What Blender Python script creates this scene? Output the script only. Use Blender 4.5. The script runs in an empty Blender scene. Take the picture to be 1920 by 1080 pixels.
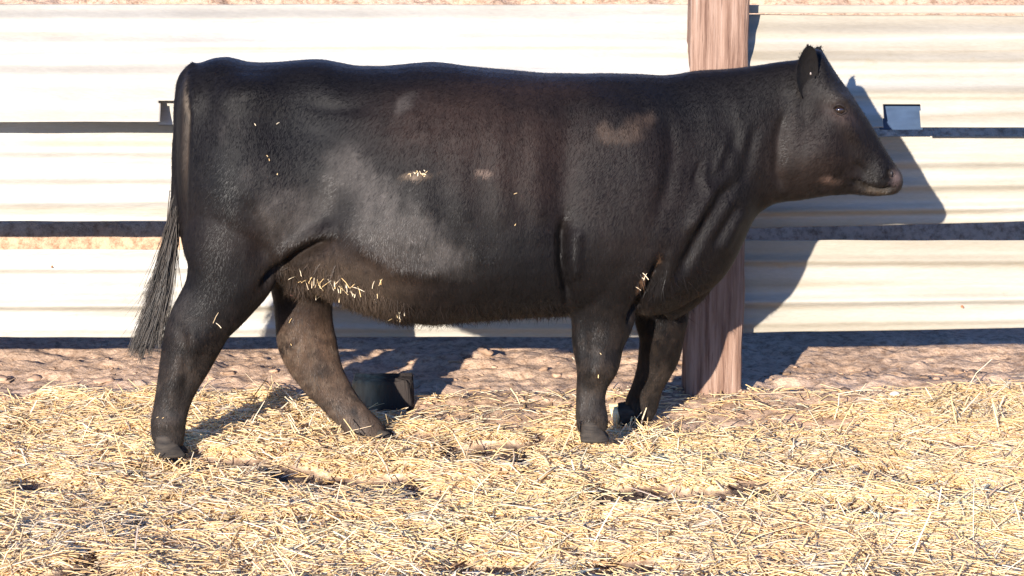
import bpy, bmesh, math, random
import numpy as np
from mathutils import Vector, Matrix
R = math.radians
rng = np.random.default_rng(7)
random.seed(7)
S = bpy.context.scene
# ------------------------------------------------------------------ camera, sky, sun, exposure
CAM = np.array([0.0, -8.0, 2.168]); PITCH = R(11.06); F = 4120.0
cd = bpy.data.cameras.new('camera'); cam = bpy.data.objects.new('camera', cd)
S.collection.objects.link(cam); S.camera = cam
cam.location = CAM; cam.rotation_euler = (math.pi/2 - PITCH, 0, 0)
cd.sensor_width = 36; cd.lens = 36*F/1920; cd.clip_end = 2000; cd.clip_start = .1
SUN = Vector((-.37, -1.0, .285)).normalized()          # towards the sun
W = bpy.data.worlds.new('World'); S.world = W; W.use_nodes = True
nt = W.node_tree; sky = nt.nodes.new('ShaderNodeTexSky'); sky.sky_type = 'NISHITA'; sky.sun_disc = False
sky.sun_elevation = math.asin(SUN.z); sky.sun_rotation = math.atan2(SUN.x, SUN.y)
sky.air_density = 1.0; sky.dust_density = .2; sky.ozone_density = 5.0
tn = nt.nodes.new('ShaderNodeMix'); tn.data_type = 'RGBA'; tn.blend_type = 'MULTIPLY'; tn.inputs[0].default_value = 1; tn.inputs[7].default_value = (.82, .98, 1.35, 1)
nt.links.new(sky.outputs[0], tn.inputs[6]); nt.links.new(tn.outputs[2], nt.nodes['Background'].inputs[0]); nt.nodes['Background'].inputs[1].default_value = .095
sl = bpy.data.lights.new('sun', 'SUN'); sl.energy = 4.6; sl.angle = R(.55); sl.color = (1, .92, .82)
so = bpy.data.objects.new('sun', sl); S.collection.objects.link(so)
so.rotation_euler = SUN.to_track_quat('Z', 'Y').to_euler()
S.view_settings.view_transform = 'Standard'; S.view_settings.look = 'None'
S.view_settings.exposure = 1.6; S.view_settings.gamma = 1.0

# ------------------------------------------------------------------ helpers
cp, sp = math.cos(PITCH), math.sin(PITCH)
def P(u, v, Y):
    """point of the vertical plane y=Y seen at photo pixel u,v (how measurements were read off the photo)"""
    a, b = u-960.0, 540.0-v
    d = np.array([a, F*cp + b*sp, -F*sp + b*cp]); t = (Y - CAM[1])/d[1]
    return CAM + d*t
def G(u, v, z=0.0):
    a, b = u-960.0, 540.0-v
    d = np.array([a, F*cp + b*sp, -F*sp + b*cp]); return CAM + d*((z-CAM[2])/d[2])
def proj(p):
    q = np.asarray(p) - CAM; z = q[..., 1]*cp - q[..., 2]*sp; up = q[..., 1]*sp + q[..., 2]*cp
    return 960 + F*q[..., 0]/z, 540 - F*up/z
def vnoise(x, y, seed=0):
    xi = np.floor(x).astype(int); yi = np.floor(y).astype(int); fx = x-xi; fy = y-yi
    fx = fx*fx*(3-2*fx); fy = fy*fy*(3-2*fy)
    def h(a, b):
        n = (a*374761393 + b*668265263 + seed*1274126177) & 0xffffffff
        n = ((n ^ (n >> 13))*1274126177) & 0xffffffff
        return ((n ^ (n >> 16)) & 0xffff)/65535.0
    return (h(xi, yi)*(1-fx)+h(xi+1, yi)*fx)*(1-fy) + (h(xi, yi+1)*(1-fx)+h(xi+1, yi+1)*fx)*fy
def tag(o, label=None, cat=None, group=None, kind=None):
    if label: o['label'] = label
    if cat: o['category'] = cat
    if group: o['group'] = group
    if kind: o['kind'] = kind
    return o
def mesh(name, V, Fc, mat=None, parent=None, smooth=True, cols=None):
    me = bpy.data.meshes.new(name); V = np.asarray(V, dtype=np.float32)
    if isinstance(Fc, np.ndarray):
        n, k = Fc.shape
        me.vertices.add(len(V)); me.vertices.foreach_set('co', V.ravel())
        me.loops.add(n*k); me.loops.foreach_set('vertex_index', Fc.astype(np.int32).ravel())
        me.polygons.add(n); me.polygons.foreach_set('loop_start', np.arange(0, n*k, k, dtype=np.int32))
        me.update(calc_edges=True)
    else:
        me.from_pydata([tuple(map(float, q)) for q in V], [], Fc)
    if smooth: me.polygons.foreach_set('use_smooth', np.ones(len(me.polygons), bool))
    if cols is not None:
        for nm, c in cols.items():
            at = me.color_attributes.new(nm, 'FLOAT_COLOR', 'POINT')
            c4 = np.ones((len(V), 4), np.float32); c4[:, :c.shape[1]] = c; at.data.foreach_set('color', c4.ravel())
    if mat: me.materials.append(mat)
    o = bpy.data.objects.new(name, me); S.collection.objects.link(o)
    if parent: o.parent = parent
    me.validate(); return o
def empty(name, loc=(0, 0, 0)):
    o = bpy.data.objects.new(name, None); S.collection.objects.link(o); o.location = loc; o.empty_display_size = .1; return o
def under(o, root):
    o.parent = root; o.matrix_parent_inverse = Matrix.Translation(-Vector(root.location)); return o
class NT:
    def __init__(s, name, rough=.8, spec=.3):
        s.m = bpy.data.materials.new(name); s.m.use_nodes = True; s.t = s.m.node_tree; s.b = s.t.nodes['Principled BSDF']
        s.b.inputs['Roughness'].default_value = rough; s.b.inputs['Specular IOR Level'].default_value = spec
    def n(s, k, **kw):
        x = s.t.nodes.new(k)
        for a, b in kw.items():
            if a.startswith('i_'): x.inputs[a[2:].replace('_', ' ')].default_value = b
            else: setattr(x, a, b)
        return x
    def l(s, a, b): s.t.links.new(a, b)
    def coord(s, scale=(1, 1, 1)):
        c = s.n('ShaderNodeTexCoord'); mp = s.n('ShaderNodeMapping'); mp.inputs['Scale'].default_value = scale
        s.l(c.outputs['Object'], mp.inputs[0]); return mp.outputs[0]
    def noise(s, scale, co=None, detail=6, rough=.6):
        x = s.n('ShaderNodeTexNoise'); x.inputs['Scale'].default_value = scale; x.inputs['Detail'].default_value = detail
        x.inputs['Roughness'].default_value = rough
        if co is not None: s.l(co, x.inputs['Vector'])
        return x.outputs['Fac']
    def ramp(s, fac, stops):
        x = s.n('ShaderNodeValToRGB'); e = x.color_ramp.elements
        while len(e) < len(stops): e.new(.5)
        for i, (p, c) in enumerate(stops):
            e[i].position = p; e[i].color = (*c, 1) if len(c) == 3 else c
        s.l(fac, x.inputs[0]); return x.outputs[0]
    def mix(s, a, b, fac, mode='MIX'):
        x = s.n('ShaderNodeMix', data_type='RGBA', blend_type=mode)
        for k, q in ((6, a), (7, b), (0, fac)):
            if isinstance(q, (tuple, float, int)): x.inputs[k].default_value = q if not isinstance(q, tuple) else (*q, 1)[:4]
            else: s.l(q, x.inputs[k])
        return x.outputs[2]
    def base(s, c):
        if isinstance(c, tuple): s.b.inputs['Base Color'].default_value = (*c, 1)
        else: s.l(c, s.b.inputs['Base Color'])
    def bump(s, h, st=.5, d=.01):
        x = s.n('ShaderNodeBump'); x.inputs['Strength'].default_value = st; x.inputs['Distance'].default_value = d
        s.l(h, x.inputs['Height']); s.l(x.outputs[0], s.b.inputs['Normal'])
    def attr(s, name):
        x = s.n('ShaderNodeAttribute'); x.attribute_name = name; return x.outputs['Color']

# ------------------------------------------------------------------ materials
def mat_dirt():
    m = NT('dry_dirt', .95, .15); co = m.coord()
    a = m.ramp(m.noise(1.6, co, 8), [(.3, (.37, .245, .16)), (.52, (.47, .325, .22)), (.7, (.53, .375, .26))])
    b = m.ramp(m.noise(28, co, 6, .7), [(.35, (.35, .28, .22)), (.55, (1, 1, 1)), (.8, (1.15, 1.1, 1.05))])
    a = m.mix(a, m.ramp(m.noise(70, m.coord((.5, 1.6, 1)), 6, .7), [(.35, (.62, .46, .29)), (.5, (.82, .63, .40)), (.65, (.90, .74, .52))]), m.attr('litter'))
    a = m.mix(a, (.10, .072, .058), m.attr('dark_patch'))
    m.base(m.mix(a, b, .75, 'MULTIPLY')); m.bump(m.noise(45, co, 8, .7), .9, .015); return m.m
def mat_straw(name='straw'):
    m = NT(name, .6, .3); m.base(m.attr('tint')); tr = m.n('ShaderNodeBsdfTranslucent'); m.l(m.attr('tint'), tr.inputs[0])
    mx = m.n('ShaderNodeMixShader'); mx.inputs[0].default_value = .4; m.l(m.b.outputs[0], mx.inputs[1]); m.l(tr.outputs[0], mx.inputs[2])
    m.l(mx.outputs[0], m.t.nodes['Material Output'].inputs[0]); return m.m
def mat_steel(name, tintc):
    m = NT(name, .6, .3); t = tintc; sc_ = lambda k, w=0: tuple(min(1, t[i]*k*(1-w*(0, .05, .14)[i])) for i in range(3))
    a = m.ramp(m.noise(1.4, m.coord((.12, .3, 5.5)), 3, .5), [(.30, sc_(.76, .8)), (.42, sc_(.90, 1)), (.52, sc_(1.08)), (.62, sc_(.84, 1.5)), (.74, sc_(1.06, .3))])
    b = m.ramp(m.noise(1.3, m.coord((1, 1, 2.2)), 8, .65), [(.35, (.86, .84, .82)), (.6, (1.04, 1.04, 1.04))])
    s = m.ramp(m.noise(6, m.coord((1, 1, 1.3)), 9, .75), [(.62, (1, 1, 1)), (.70, (.90, .82, .68)), (.8, (.66, .50, .36))])
    g = m.ramp(m.noise(90, m.coord((.4, 1, 1.6)), 5, .65), [(.3, (.88, .88, .87)), (.6, (1.03, 1.03, 1.03))])
    m.base(m.mix(m.mix(m.mix(a, b, .7, 'MULTIPLY'), s, .6, 'MULTIPLY'), g, .6, 'MULTIPLY')); m.bump(m.noise(3, m.coord((.6, 1, 2)), 5), .5, .03); return m.m
def mat_wood():
    m = NT('weathered_timber', .85, .2); co = m.coord((22, 22, 1.0))
    a = m.ramp(m.noise(2.4, co, 8, .65), [(.30, (.075, .038, .026)), (.43, (.15, .088, .062)), (.55, (.22, .14, .102)), (.68, (.25, .17, .13)), (.8, (.36, .27, .22))])
    c = m.ramp(m.noise(7, m.coord((16, 16, .7)), 4), [(.30, (.35, .3, .28)), (.40, (1, 1, 1))])
    m.base(m.mix(a, c, .7, 'MULTIPLY')); m.bump(m.noise(4, co, 8), .8, .012); return m.m
def mat_coat():
    m = NT('black_cattle_hide', .58, .12); co = m.coord()
    n1 = m.ramp(m.noise(34, m.coord((1, 1, .45)), 6, .65), [(.3, (.65, .65, .65)), (.7, (1.3, 1.3, 1.3))])
    m.base(m.mix(m.attr('coat'), n1, .9, 'MULTIPLY'))
    m.b.inputs['Sheen Weight'].default_value = .02; m.b.inputs['Sheen Roughness'].default_value = .45
    m.b.inputs['Sheen Tint'].default_value = (.8, .72, .66, 1)
    m.bump(m.noise(70, m.coord((1, 1, .35)), 6, .7), .55, .006); return m.m
def mat_fur():
    m = NT('short_hair', .45, .13); m.base(m.attr('coat')); return m.m
DIRT, STRAW = mat_dirt(), mat_straw()
STEEL_L, STEEL_R = mat_steel('white_sheet_steel', (.315, .303, .28)), mat_steel('cream_sheet_steel', (.268, .25, .215))
WOOD, COAT, FUR = mat_wood(), mat_coat(), mat_fur()
m = NT('hoof_horn', .8, .2); m.base(m.ramp(m.noise(20, m.coord((1, 1, 4)), 4), [(.3, (.012, .010, .009)), (.7, (.045, .036, .028))])); HOOF = m.m
m = NT('pale_hoof_horn', .6, .4); m.base(m.ramp(m.noise(20, m.coord((1, 1, 4)), 4), [(.3, (.5, .36, .18)), (.7, (.68, .52, .3))])); PALEHOOF = m.m
m = NT('eyeball', .08, .8); m.base((.012, .007, .005)); EYE = m.m
m = NT('nose_skin', .35, .5); m.base(m.ramp(m.noise(90, m.coord(), 3), [(.4, (.05, .035, .035)), (.75, (.30, .20, .18))])); NOSE = m.m
m = NT('teat_skin', .5, .4); m.base((.13, .062, .052)); TEAT = m.m
m = NT('rusty_bolt', .8, .3); m.base(m.ramp(m.noise(60, m.coord(), 4), [(.3, (.20, .08, .04)), (.7, (.50, .24, .12))])); RUST = m.m
m = NT('green_timber', .95, .05); g0 = m.ramp(m.noise(5, m.coord((9, 9, 2)), 7), [(.3, (.12, .105, .07)), (.7, (.24, .21, .14))]); m.base(m.mix(g0, (.032, .026, .023), m.attr('leg_shade'))); m.bump(m.noise(9, m.coord((9, 9, 1)), 6), .6, .01); STUB = m.m
m = NT('notch_shade_blue', .8, .08); m.base(m.ramp(m.noise(12, m.coord((1, 1, 3)), 5), [(.3, (.028, .045, .08)), (.7, (.040, .064, .11))])); NOTCH_SHADE = m.m  # bluish shade of the right notch, painted as the plate's colour
m = NT('pale_stone', .85, .2); m.base(m.ramp(m.noise(14, m.coord(), 6), [(.3, (.5, .44, .36)), (.7, (.8, .74, .64))])); m.bump(m.noise(20, m.coord(), 6), .6, .01); STONE = m.m

# ------------------------------------------------------------------ ground
def gz(x, y):
    x = np.asarray(x, float); y = np.asarray(y, float)
    near = np.clip((.75-y)/.5, .35, 1)
    z = .052*(vnoise(x*1.5+3, y*2.1+9, 1)-.5)*near + .040*(vnoise(x*3.4, y*4.6, 2)-.5)*near + .018*(vnoise(x*9, y*12, 3)-.5) + .009*(vnoise(x*27, y*30, 4)-.5)
    rough = np.clip((y-.1)/.4, 0, 1)
    z = z + rough*(.030*(vnoise(x*6, y*11, 5)-.5) + .020*(vnoise(x*16, y*26, 6)-.5) + .010*(vnoise(x*40, y*50, 7)-.5)) + .012*np.clip(x, -3, 3)*.8
    pt = vnoise(x*1.7+5, y*4.2+1, 22)*.6 + vnoise(x*6.0, y*11, 23)*.4
    z = z - .035*np.clip((pt-.56)/.08, 0, 1)*np.clip((.3-y)/.3, 0, 1)
    z = z - .07*np.clip((y-1.0)/.35, 0, 1)*(x > .95)
    return z
def spread(lo, hi, step, far):
    a = list(np.arange(lo, hi+1e-6, step)); s = step
    while a[-1] < far: s *= 1.35; a.append(a[-1]+s)
    s = step
    while a[0] > -far: s *= 1.35; a.insert(0, a[0]-s)
    return np.array(a)
def grid(name, xs, ys, zf, mat):
    X, Y = np.meshgrid(xs, ys); Z = zf(X, Y); nx, ny = len(xs), len(ys)
    i = np.arange(nx*ny).reshape(ny, nx)
    Fq = np.stack([i[:-1, :-1], i[:-1, 1:], i[1:, 1:], i[1:, :-1]], -1).reshape(-1, 4)
    return mesh(name, np.stack([X, Y, Z], -1).reshape(-1, 3), Fq, mat)
def bank(X, Y):
    face = np.where(X < .95, 2.1, 2.75) + .02*(vnoise(X*2, Y*0+3, 8)-.5)
    t = np.clip((Y-face)/np.where(X < .95, .10, .22), 0, 1)
    z = .72*t + np.clip((Y-face-.3)/1.4, 0, 1)*.95 - np.clip((Y-7)/3, 0, 1)*2
    z = z + (.10*(vnoise(X*4, Y*4, 5)-.5) + .06*(vnoise(X*11, Y*11, 6)-.5) + .03*(vnoise(X*30, Y*30, 12)-.5))*np.clip(t*3, 0, 1)
    return z - .12*(1-t)
tag(grid('dirt_bank', np.arange(-5, 5.01, .03), np.concatenate([np.arange(1.9, 3.6, .02), np.arange(3.6, 10.6, .12)]), bank, DIRT), kind='structure')

# ------------------------------------------------------------------ straw strands (vectorised)
STR_COL = np.array([(.90, .66, .33), (.91, .71, .41), (.88, .70, .47), (.92, .79, .58), (.86, .58, .29), (.64, .46, .29), (.56, .45, .36), (.34, .23, .16)])
def strands(p, d, L, w, bend, sides=3):
    n = len(p); up = np.zeros((n, 3)); up[:, 2] = 1
    d = d/np.linalg.norm(d, axis=1, keepdims=True)
    s = np.cross(d, up); s /= np.linalg.norm(s, axis=1, keepdims=True)+1e-9; q = np.cross(s, d)
    ts = np.array([-.5, .05, .5]); V = np.zeros((n, 3, sides, 3)); k = rng.uniform(-1, 1, n)
    for a, t in enumerate(ts):
        c = p + d*(L*t)[:, None] + (q*(bend*(.25-t*t))[:, None] + s*(k*bend*(.25-t*t))[:, None])
        for b in range(sides):
            th = 2*math.pi*b/sides; wt = w*(1 if a != 2 else .8)
            V[:, a, b] = c + (s*math.cos(th) + q*math.sin(th)*.6)*wt[:, None]
    base = (np.arange(n)*3*sides)[:, None]; Fl = []
    for a in range(2):
        for b in range(sides):
            c = (b+1) % sides; Fl.append(base + np.array([a*sides+b, a*sides+c, (a+1)*sides+c, (a+1)*sides+b]))
    Fq = np.stack(Fl, 1).reshape(-1, 4)
    return V.reshape(-1, 3), Fq, 3*sides
def straw_density(x, y):
    u, v = proj(np.stack([x, y, np.zeros_like(x)], -1))
    vb = np.interp(u, [-200, 0, 300, 520, 620, 780, 1000, 1080, 1200, 1400, 1560, 1700, 1920, 2100], [722, 718, 722, 722, 750, 800, 800, 775, 800, 795, 778, 728, 705, 700])
    vb = vb + 50*(vnoise(x*5, y*5, 21)-.5)
    d = np.clip((v-vb)/45, 0, 1)
    patch = vnoise(x*1.7+5, y*4.2+1, 22)*.6 + vnoise(x*6.0, y*11, 23)*.4
    d *= np.where(patch > .575, np.clip((.605-patch)/.03, .035, 1), 1)
    return np.maximum(d, .022)
go = grid('ground', spread(-3.6, 3.6, .018, 600), spread(-2.6, 2.0, .018, 600), gz, DIRT); tag(go, kind='structure')
gc = np.zeros(len(go.data.vertices)*3, np.float32); go.data.vertices.foreach_get('co', gc); gc = gc.reshape(-1, 3).astype(float)
okk = (np.abs(gc[:, 0]) < 5) & (gc[:, 1] > -4) & (gc[:, 1] < 2.2); lit = np.zeros(len(gc)); lit[okk] = np.clip(straw_density(gc[okk, 0], gc[okk, 1])*1.1-.05, 0, 1)
lc = np.ones((len(gc), 4), np.float32); lc[:, :3] = lit[:, None]; go.data.color_attributes.new('litter', 'FLOAT_COLOR', 'POINT').data.foreach_set('color', lc.ravel())
patch = vnoise(gc[:, 0]*1.7+5, gc[:, 1]*4.2+1, 22)*.6 + vnoise(gc[:, 0]*6.0, gc[:, 1]*11, 23)*.4
dm = np.clip((patch-.585)/.04, 0, 1)*np.clip((.25-gc[:, 1])/.2, 0, 1)*okk; lc[:, :3] = dm[:, None]; go.data.color_attributes.new('dark_patch', 'FLOAT_COLOR', 'POINT').data.foreach_set('color', lc.ravel())  # foreground patches with a darker ground colour
N = 420000
x = rng.uniform(-2.75, 2.75, N); y = rng.uniform(-2.35, .84, N)
keep = rng.uniform(0, 1, N) < straw_density(x, y)*np.where(np.abs(x) < 2.45, 1, .6); x, y = x[keep], y[keep]; n = len(x)
L = rng.gamma(2.6, .028, n).clip(.02, .26); w = rng.uniform(.0016, .0044, n)
th = rng.normal(.12, .85, n); el = rng.normal(0, .12, n); rare = rng.uniform(0, 1, n) < .014; el[rare] = rng.uniform(-1.1, 1.1, rare.sum())
d = np.stack([np.cos(th)*np.cos(el), np.sin(th)*np.cos(el), np.sin(el)], -1)
HV = [(316, 858), (712, 846), (1110, 830), (1190, 806)]
hx = np.concatenate([G(u_, v_)[0]+rng.normal(0, .075, 110) for u_, v_ in HV]); hy = np.concatenate([G(u_, v_)[1]-.06+rng.normal(0, .035, 110) for u_, v_ in HV])
m_ = len(hx); x = np.concatenate([x, hx]); y = np.concatenate([y, hy]); n += m_; L = np.concatenate([L, rng.uniform(.03, .11, m_)]); w = np.concatenate([w, rng.uniform(.0016, .0036, m_)])
ht = rng.uniform(0, math.pi, m_); he = rng.normal(0, .45, m_); d = np.concatenate([d, np.stack([np.cos(ht)*np.cos(he), np.sin(ht)*np.cos(he), np.sin(he)], -1)]); el = np.concatenate([el, he])
dens = straw_density(x, y); z = gz(x, y) + .003 + np.abs(rng.normal(0, 1, n))*.009*np.clip(dens*1.5, .1, 1) + np.abs(np.sin(el))*L*.35
z[-m_:] += rng.uniform(0, .03, m_)
V, Fq, k = strands(np.stack([x, y, z], -1), d, L, w, L*rng.uniform(0, .34, n))
ci = rng.choice(8, n, p=[.27, .26, .17, .16, .09, .04, .01, .0]); col = STR_COL[ci]*rng.uniform(.88, 1.06, (n, 1))
patchc = vnoise(x*1.7, y*2.6, 31)[:, None]; col = col*(.88 + .22*patchc)*np.array([1, 1, 1]); col = col.clip(0, .9)
o = mesh('straw', V, Fq, STRAW, smooth=False, cols={'tint': np.repeat(col, k, 0)})
tag(o, 'loose golden straw spread over the pen floor', 'straw', kind='stuff')
# chaff and crumbs: short bits filling between the stalks
N = 60000
x = rng.uniform(-2.6, 2.6, N); y = rng.uniform(-2.3, .86, N); keep = rng.uniform(0, 1, N) < np.maximum(straw_density(x, y), .12); x, y = x[keep], y[keep]; n = len(x)
L = rng.uniform(.006, .022, n); th = rng.uniform(0, math.pi, n); el = rng.normal(0, .3, n)
V, Fq, k = strands(np.stack([x, y, gz(x, y)+.003+rng.uniform(0, .012, n)], -1), np.stack([np.cos(th)*np.cos(el), np.sin(th)*np.cos(el), np.sin(el)], -1), L, rng.uniform(.0012, .0035, n), L*.1)
col = STR_COL[rng.choice(8, n, p=[.2, .2, .15, .15, .12, .09, .06, .03])]*rng.uniform(.7, 1.05, (n, 1))
tag(mesh('chaff', V, Fq, STRAW, smooth=False, cols={'tint': np.repeat(col, k, 0)}), 'fine chaff and broken straw crumbs between the stalks', 'chaff', kind='stuff')
# clods
m = NT('clod_soil', .95, .15); m.base(m.attr('tint')); m.bump(m.noise(60, m.coord(), 5), .6, .006); CLOD = m.m
bm = bmesh.new(); bmesh.ops.create_icosphere(bm, subdivisions=2, radius=1); bv = np.array([q.co[:] for q in bm.verts]); bf = np.array([[q.index for q in f.verts] for f in bm.faces]); bm.free()
N = 1100; cx = rng.uniform(-2.6, 2.6, N); cy = np.where(rng.uniform(0, 1, N) < .72, rng.uniform(.35, 1.55, N), rng.uniform(-2.2, .6, N))
sz = rng.gamma(2.0, .0042, N).clip(.003, .028); Vs = []; Cs = []
for i in range(N):
    q = bv*(1+.6*(vnoise(bv[:, 0]*2+i, bv[:, 1]*2+bv[:, 2]*2+i*1.7, 3)-.5)[:, None]*2)*sz[i]*np.array([rng.uniform(.9, 1.9), rng.uniform(.7, 1.3), rng.uniform(.3, .6)])
    a = rng.uniform(0, 6.28); q = q @ np.array([[math.cos(a), math.sin(a), 0], [-math.sin(a), math.cos(a), 0], [0, 0, 1]])
    Vs.append(q + np.array([cx[i], cy[i], float(gz(cx[i], cy[i]))+sz[i]*.12])); c = np.array((.36, .235, .155))*rng.uniform(.45, 1.15) if rng.uniform() > .12 else np.array((.12, .085, .065))
    Cs.append(np.repeat(c[None], len(bv), 0))
Fc = np.concatenate([bf+i*len(bv) for i in range(N)])
tag(mesh('dirt_clods', np.concatenate(Vs), Fc, CLOD, cols={'tint': np.concatenate(Cs)}), 'crumbled brown dirt clods scattered over the bare ground', 'dirt clods', kind='stuff')

# ------------------------------------------------------------------ fence
YF = .89
fence = empty('sheet_metal_fence', (0, YF, 0)); tag(fence, 'white corrugated sheet metal fence with a thick timber post behind the black cow', 'fence')
def zat(v, Y=YF): return P(960, v, Y)[2]
def xat(u, v, Y=YF): return P(u, v, Y)[0]
def sheet(name, x0, x1, v0a, v0b, v1a, v1b, ribs, mat, y0=YF, label=None, wob=1.0, seed=0, yb=None, notch=None):
    """corrugated sheet; top v0 and bottom v1 given at both ends; ribs = fractions down the sheet"""
    fr = [0, .004]; dp = [.0, .0]
    prof = [(0, 0.0)]
    for (c, hw_, dep) in ribs: prof += [(c-hw_, 0), (c-hw_*.45, dep), (c+hw_*.45, dep), (c+hw_, 0)]
    prof += [(1, 0.0)]
    # round the breaks a little
    fs = np.linspace(0, 1, 90); ds = np.interp(fs, [q[0] for q in prof], [q[1] for q in prof]); ker = np.array([1, 2, 1])/4
    ds *= 1.5
    for _ in range(9): ds[1:-1] = np.convolve(ds, ker, 'valid')
    xs = np.linspace(x0, x1, 500 if notch else 160); V = []
    for i, f in enumerate(fs):
        t = (xs-x0)/(x1-x0); zt = zat(v0a)*(1-t)+zat(v0b)*t; zb = zat(v1a, yb or YF)*(1-t)+zat(v1b, yb or YF)*t
        z = zt*(1-f)+zb*f
        yy = y0 + ((yb or y0)-y0)*f - ds[i] + wob*(.012*(vnoise(xs*1.3+seed*7, z*2.2, 40+seed)-.5) + .006*(vnoise(xs*4+seed*7, z*3, 41+seed)-.5))
        if i in (0, len(fs)-1): z = z + .003*(vnoise(xs*6, xs*0+i, 44+seed)-.5)
        V.append(np.stack([xs, yy, z], -1))
    V = np.array(V); ny, nx = V.shape[:2]; idx = np.arange(nx*ny).reshape(ny, nx)
    Fq = np.stack([idx[:-1, :-1], idx[1:, :-1], idx[1:, 1:], idx[:-1, 1:]], -1).reshape(-1, 4)
    if notch:
        cu, cv = proj(V.reshape(-1, 3)[Fq].mean(1)); wv = 4*(vnoise(cu/9, cv/9, 77)-.5)
        Fq = Fq[~((cu+wv > notch[0]) & (cu+wv < notch[1]) & (cv > notch[2]))]
    o = mesh(name, V.reshape(-1, 3), Fq, mat); sm = o.modifiers.new('thickness', 'SOLIDIFY'); sm.thickness = .0035; sm.offset = -1
    under(o, fence)
    if label: o['label'] = label
    return o
YC = YF-.27; XL, XR = -3.4, 3.4; XM = xat(1350, 300)
sheet('steel_sheet', XL, XM-.01, 8, 8, 228, 228, [(.12, .05, .012), (.34, .05, .014), (.60, .06, .014), (.83, .04, .008)], STEEL_L, seed=1, yb=YC, notch=(300, 372, 187))
sheet('steel_sheet', XL, XM-.01, 222, 222, 415, 415, [(.30, .07, .014), (.56, .06, .014), (.80, .05, .012)], STEEL_L, y0=YF+.006, seed=2)
sheet('steel_sheet', XL, XM-.01, 468, 468, 632, 632, [(.20, .05, .012), (.63, .05, .016), (.90, .03, .008)], STEEL_L, seed=3)
sheet('steel_sheet', XM+.01, XR, 27, 33, 238, 240, [(.16, .06, .012), (.42, .07, .014), (.70, .06, .014)], STEEL_R, seed=4, yb=YC, notch=(1656, 1726, 196), label='cream corrugated sheet right of the post, upper')
sheet('steel_sheet', XM+.01, XR, 255, 257, 430, 400, [(.28, .07, .014), (.55, .06, .014), (.82, .05, .012)], STEEL_R, y0=YF+.006, seed=5, label='cream corrugated sheet right of the post, its lower edge rising to the right')
sheet('steel_sheet', XM+.01, XR, 450, 451, 625, 603, [(.22, .05, .012), (.66, .05, .016), (.90, .03, .008)], STEEL_R, seed=6, label='cream corrugated sheet right of the post, lowest')
# dirt-coloured ledge added behind the left bay to catch light through the gap
V = []; xs = np.arange(XL, xat(1330, 450), .012); pr_ = [(1.56, .36), (1.50, .37), (1.48, .42), (1.49, .48), (1.48, .54), (1.50, .60), (1.56, .61)]
for (yy, zz) in pr_:
    nn_ = (vnoise(xs*9, xs*0+zz*20, 66)-.5)*.03+(vnoise(xs*26, xs*0+zz*33, 67)-.5)*.02; V.append(np.stack([xs, yy-np.abs(nn_), zz+nn_*.8], -1))
V = np.array(V); ny, nx = V.shape[:2]; idx = np.arange(nx*ny).reshape(ny, nx)
under(mesh('light_catch_ledge', V.reshape(-1, 3), np.stack([idx[:-1, :-1], idx[:-1, 1:], idx[1:, 1:], idx[1:, :-1]], -1).reshape(-1, 4), DIRT), fence)
# flat cap strip on the right
def boxmesh(name, x0, x1, y0, y1, z0, z1, mat, bev=.003, parent=fence):
    bm = bmesh.new(); bmesh.ops.create_cube(bm, size=1)
    for q in bm.verts: q.co = Vector(((x0+x1)/2+q.co.x*(x1-x0), (y0+y1)/2+q.co.y*(y1-y0), (z0+z1)/2+q.co.z*(z1-z0)))
    bmesh.ops.bevel(bm, geom=bm.edges[:], offset=bev, segments=2, affect='EDGES')
    me = bpy.data.meshes.new(name); bm.to_mesh(me); bm.free(); me.materials.append(mat)
    o = bpy.data.objects.new(name, me); S.collection.objects.link(o)
    if parent: under(o, parent)
    return o
boxmesh('cap_strip', XM+.02, XR, YF-.030, YF-.004, zat(24), zat(9), STEEL_R)
def plate(u0, u1, v0, v1, mt):  # plate added behind a notch to show the shade inside it
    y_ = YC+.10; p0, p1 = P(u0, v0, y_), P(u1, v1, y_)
    o = boxmesh('notch_shade_plate', p0[0]-.012, p1[0]+.012, y_, y_+.006, p1[2]-.012, p0[2]+.030, mt)
plate(300, 372, 186, 230, STEEL_L); plate(1656, 1726, 194, 238, NOTCH_SHADE)
# timber post, rough hewn and checked
x0, x1 = P(1294, 100, YF-.19)[0], P(1405, 100, YF-.19)[0]
bm = bmesh.new(); nz = 70; per = []
for i in range(nz+1):
    zz = -.25 + (2.15)*i/nz; ring = []
    pts = []
    for s_ in range(4):
        for q in range(9):
            t = q/9; c = [(-1, -1), (1, -1), (1, 1), (-1, 1)]; a, b = c[s_], c[(s_+1) % 4]
            pts.append((a[0]*(1-t)+b[0]*t, a[1]*(1-t)+b[1]*t))
    for (a, b) in pts:
        rr = max(abs(a), abs(b)); k = 1 - .05*max(0, min(abs(a), abs(b))-.7)/.3
        wob = .010*(float(vnoise(np.array(a*3+b*5), np.array(zz*2.2), 61))-.5) + .006*(float(vnoise(np.array(a*9+b*7), np.array(zz*9), 62))-.5)
        crack = -.016*math.exp(-((a-.18-.06*math.sin(zz*3))/.05)**2)*(b < -.9)*(zz < .62) - .010*math.exp(-((a+.45-.05*math.sin(zz*2))/.04)**2)*(b < -.9)*(zz > .5)
        X = (x0+x1)/2 + a*k*(x1-x0)/2 + wob*(abs(a) > .9); Yy = YF-.103 + b*k*.085 + (wob - crack)*(-1 if b < -.9 else .3)*(1 if b < -.9 else 1)*(-1 if False else 1)
        ring.append(bm.verts.new((X, Yy, zz)))
    per.append(ring)
for i in range(nz):
    for j in range(36): bm.faces.new((per[i][j], per[i][(j+1) % 36], per[i+1][(j+1) % 36], per[i+1][j]))
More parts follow.
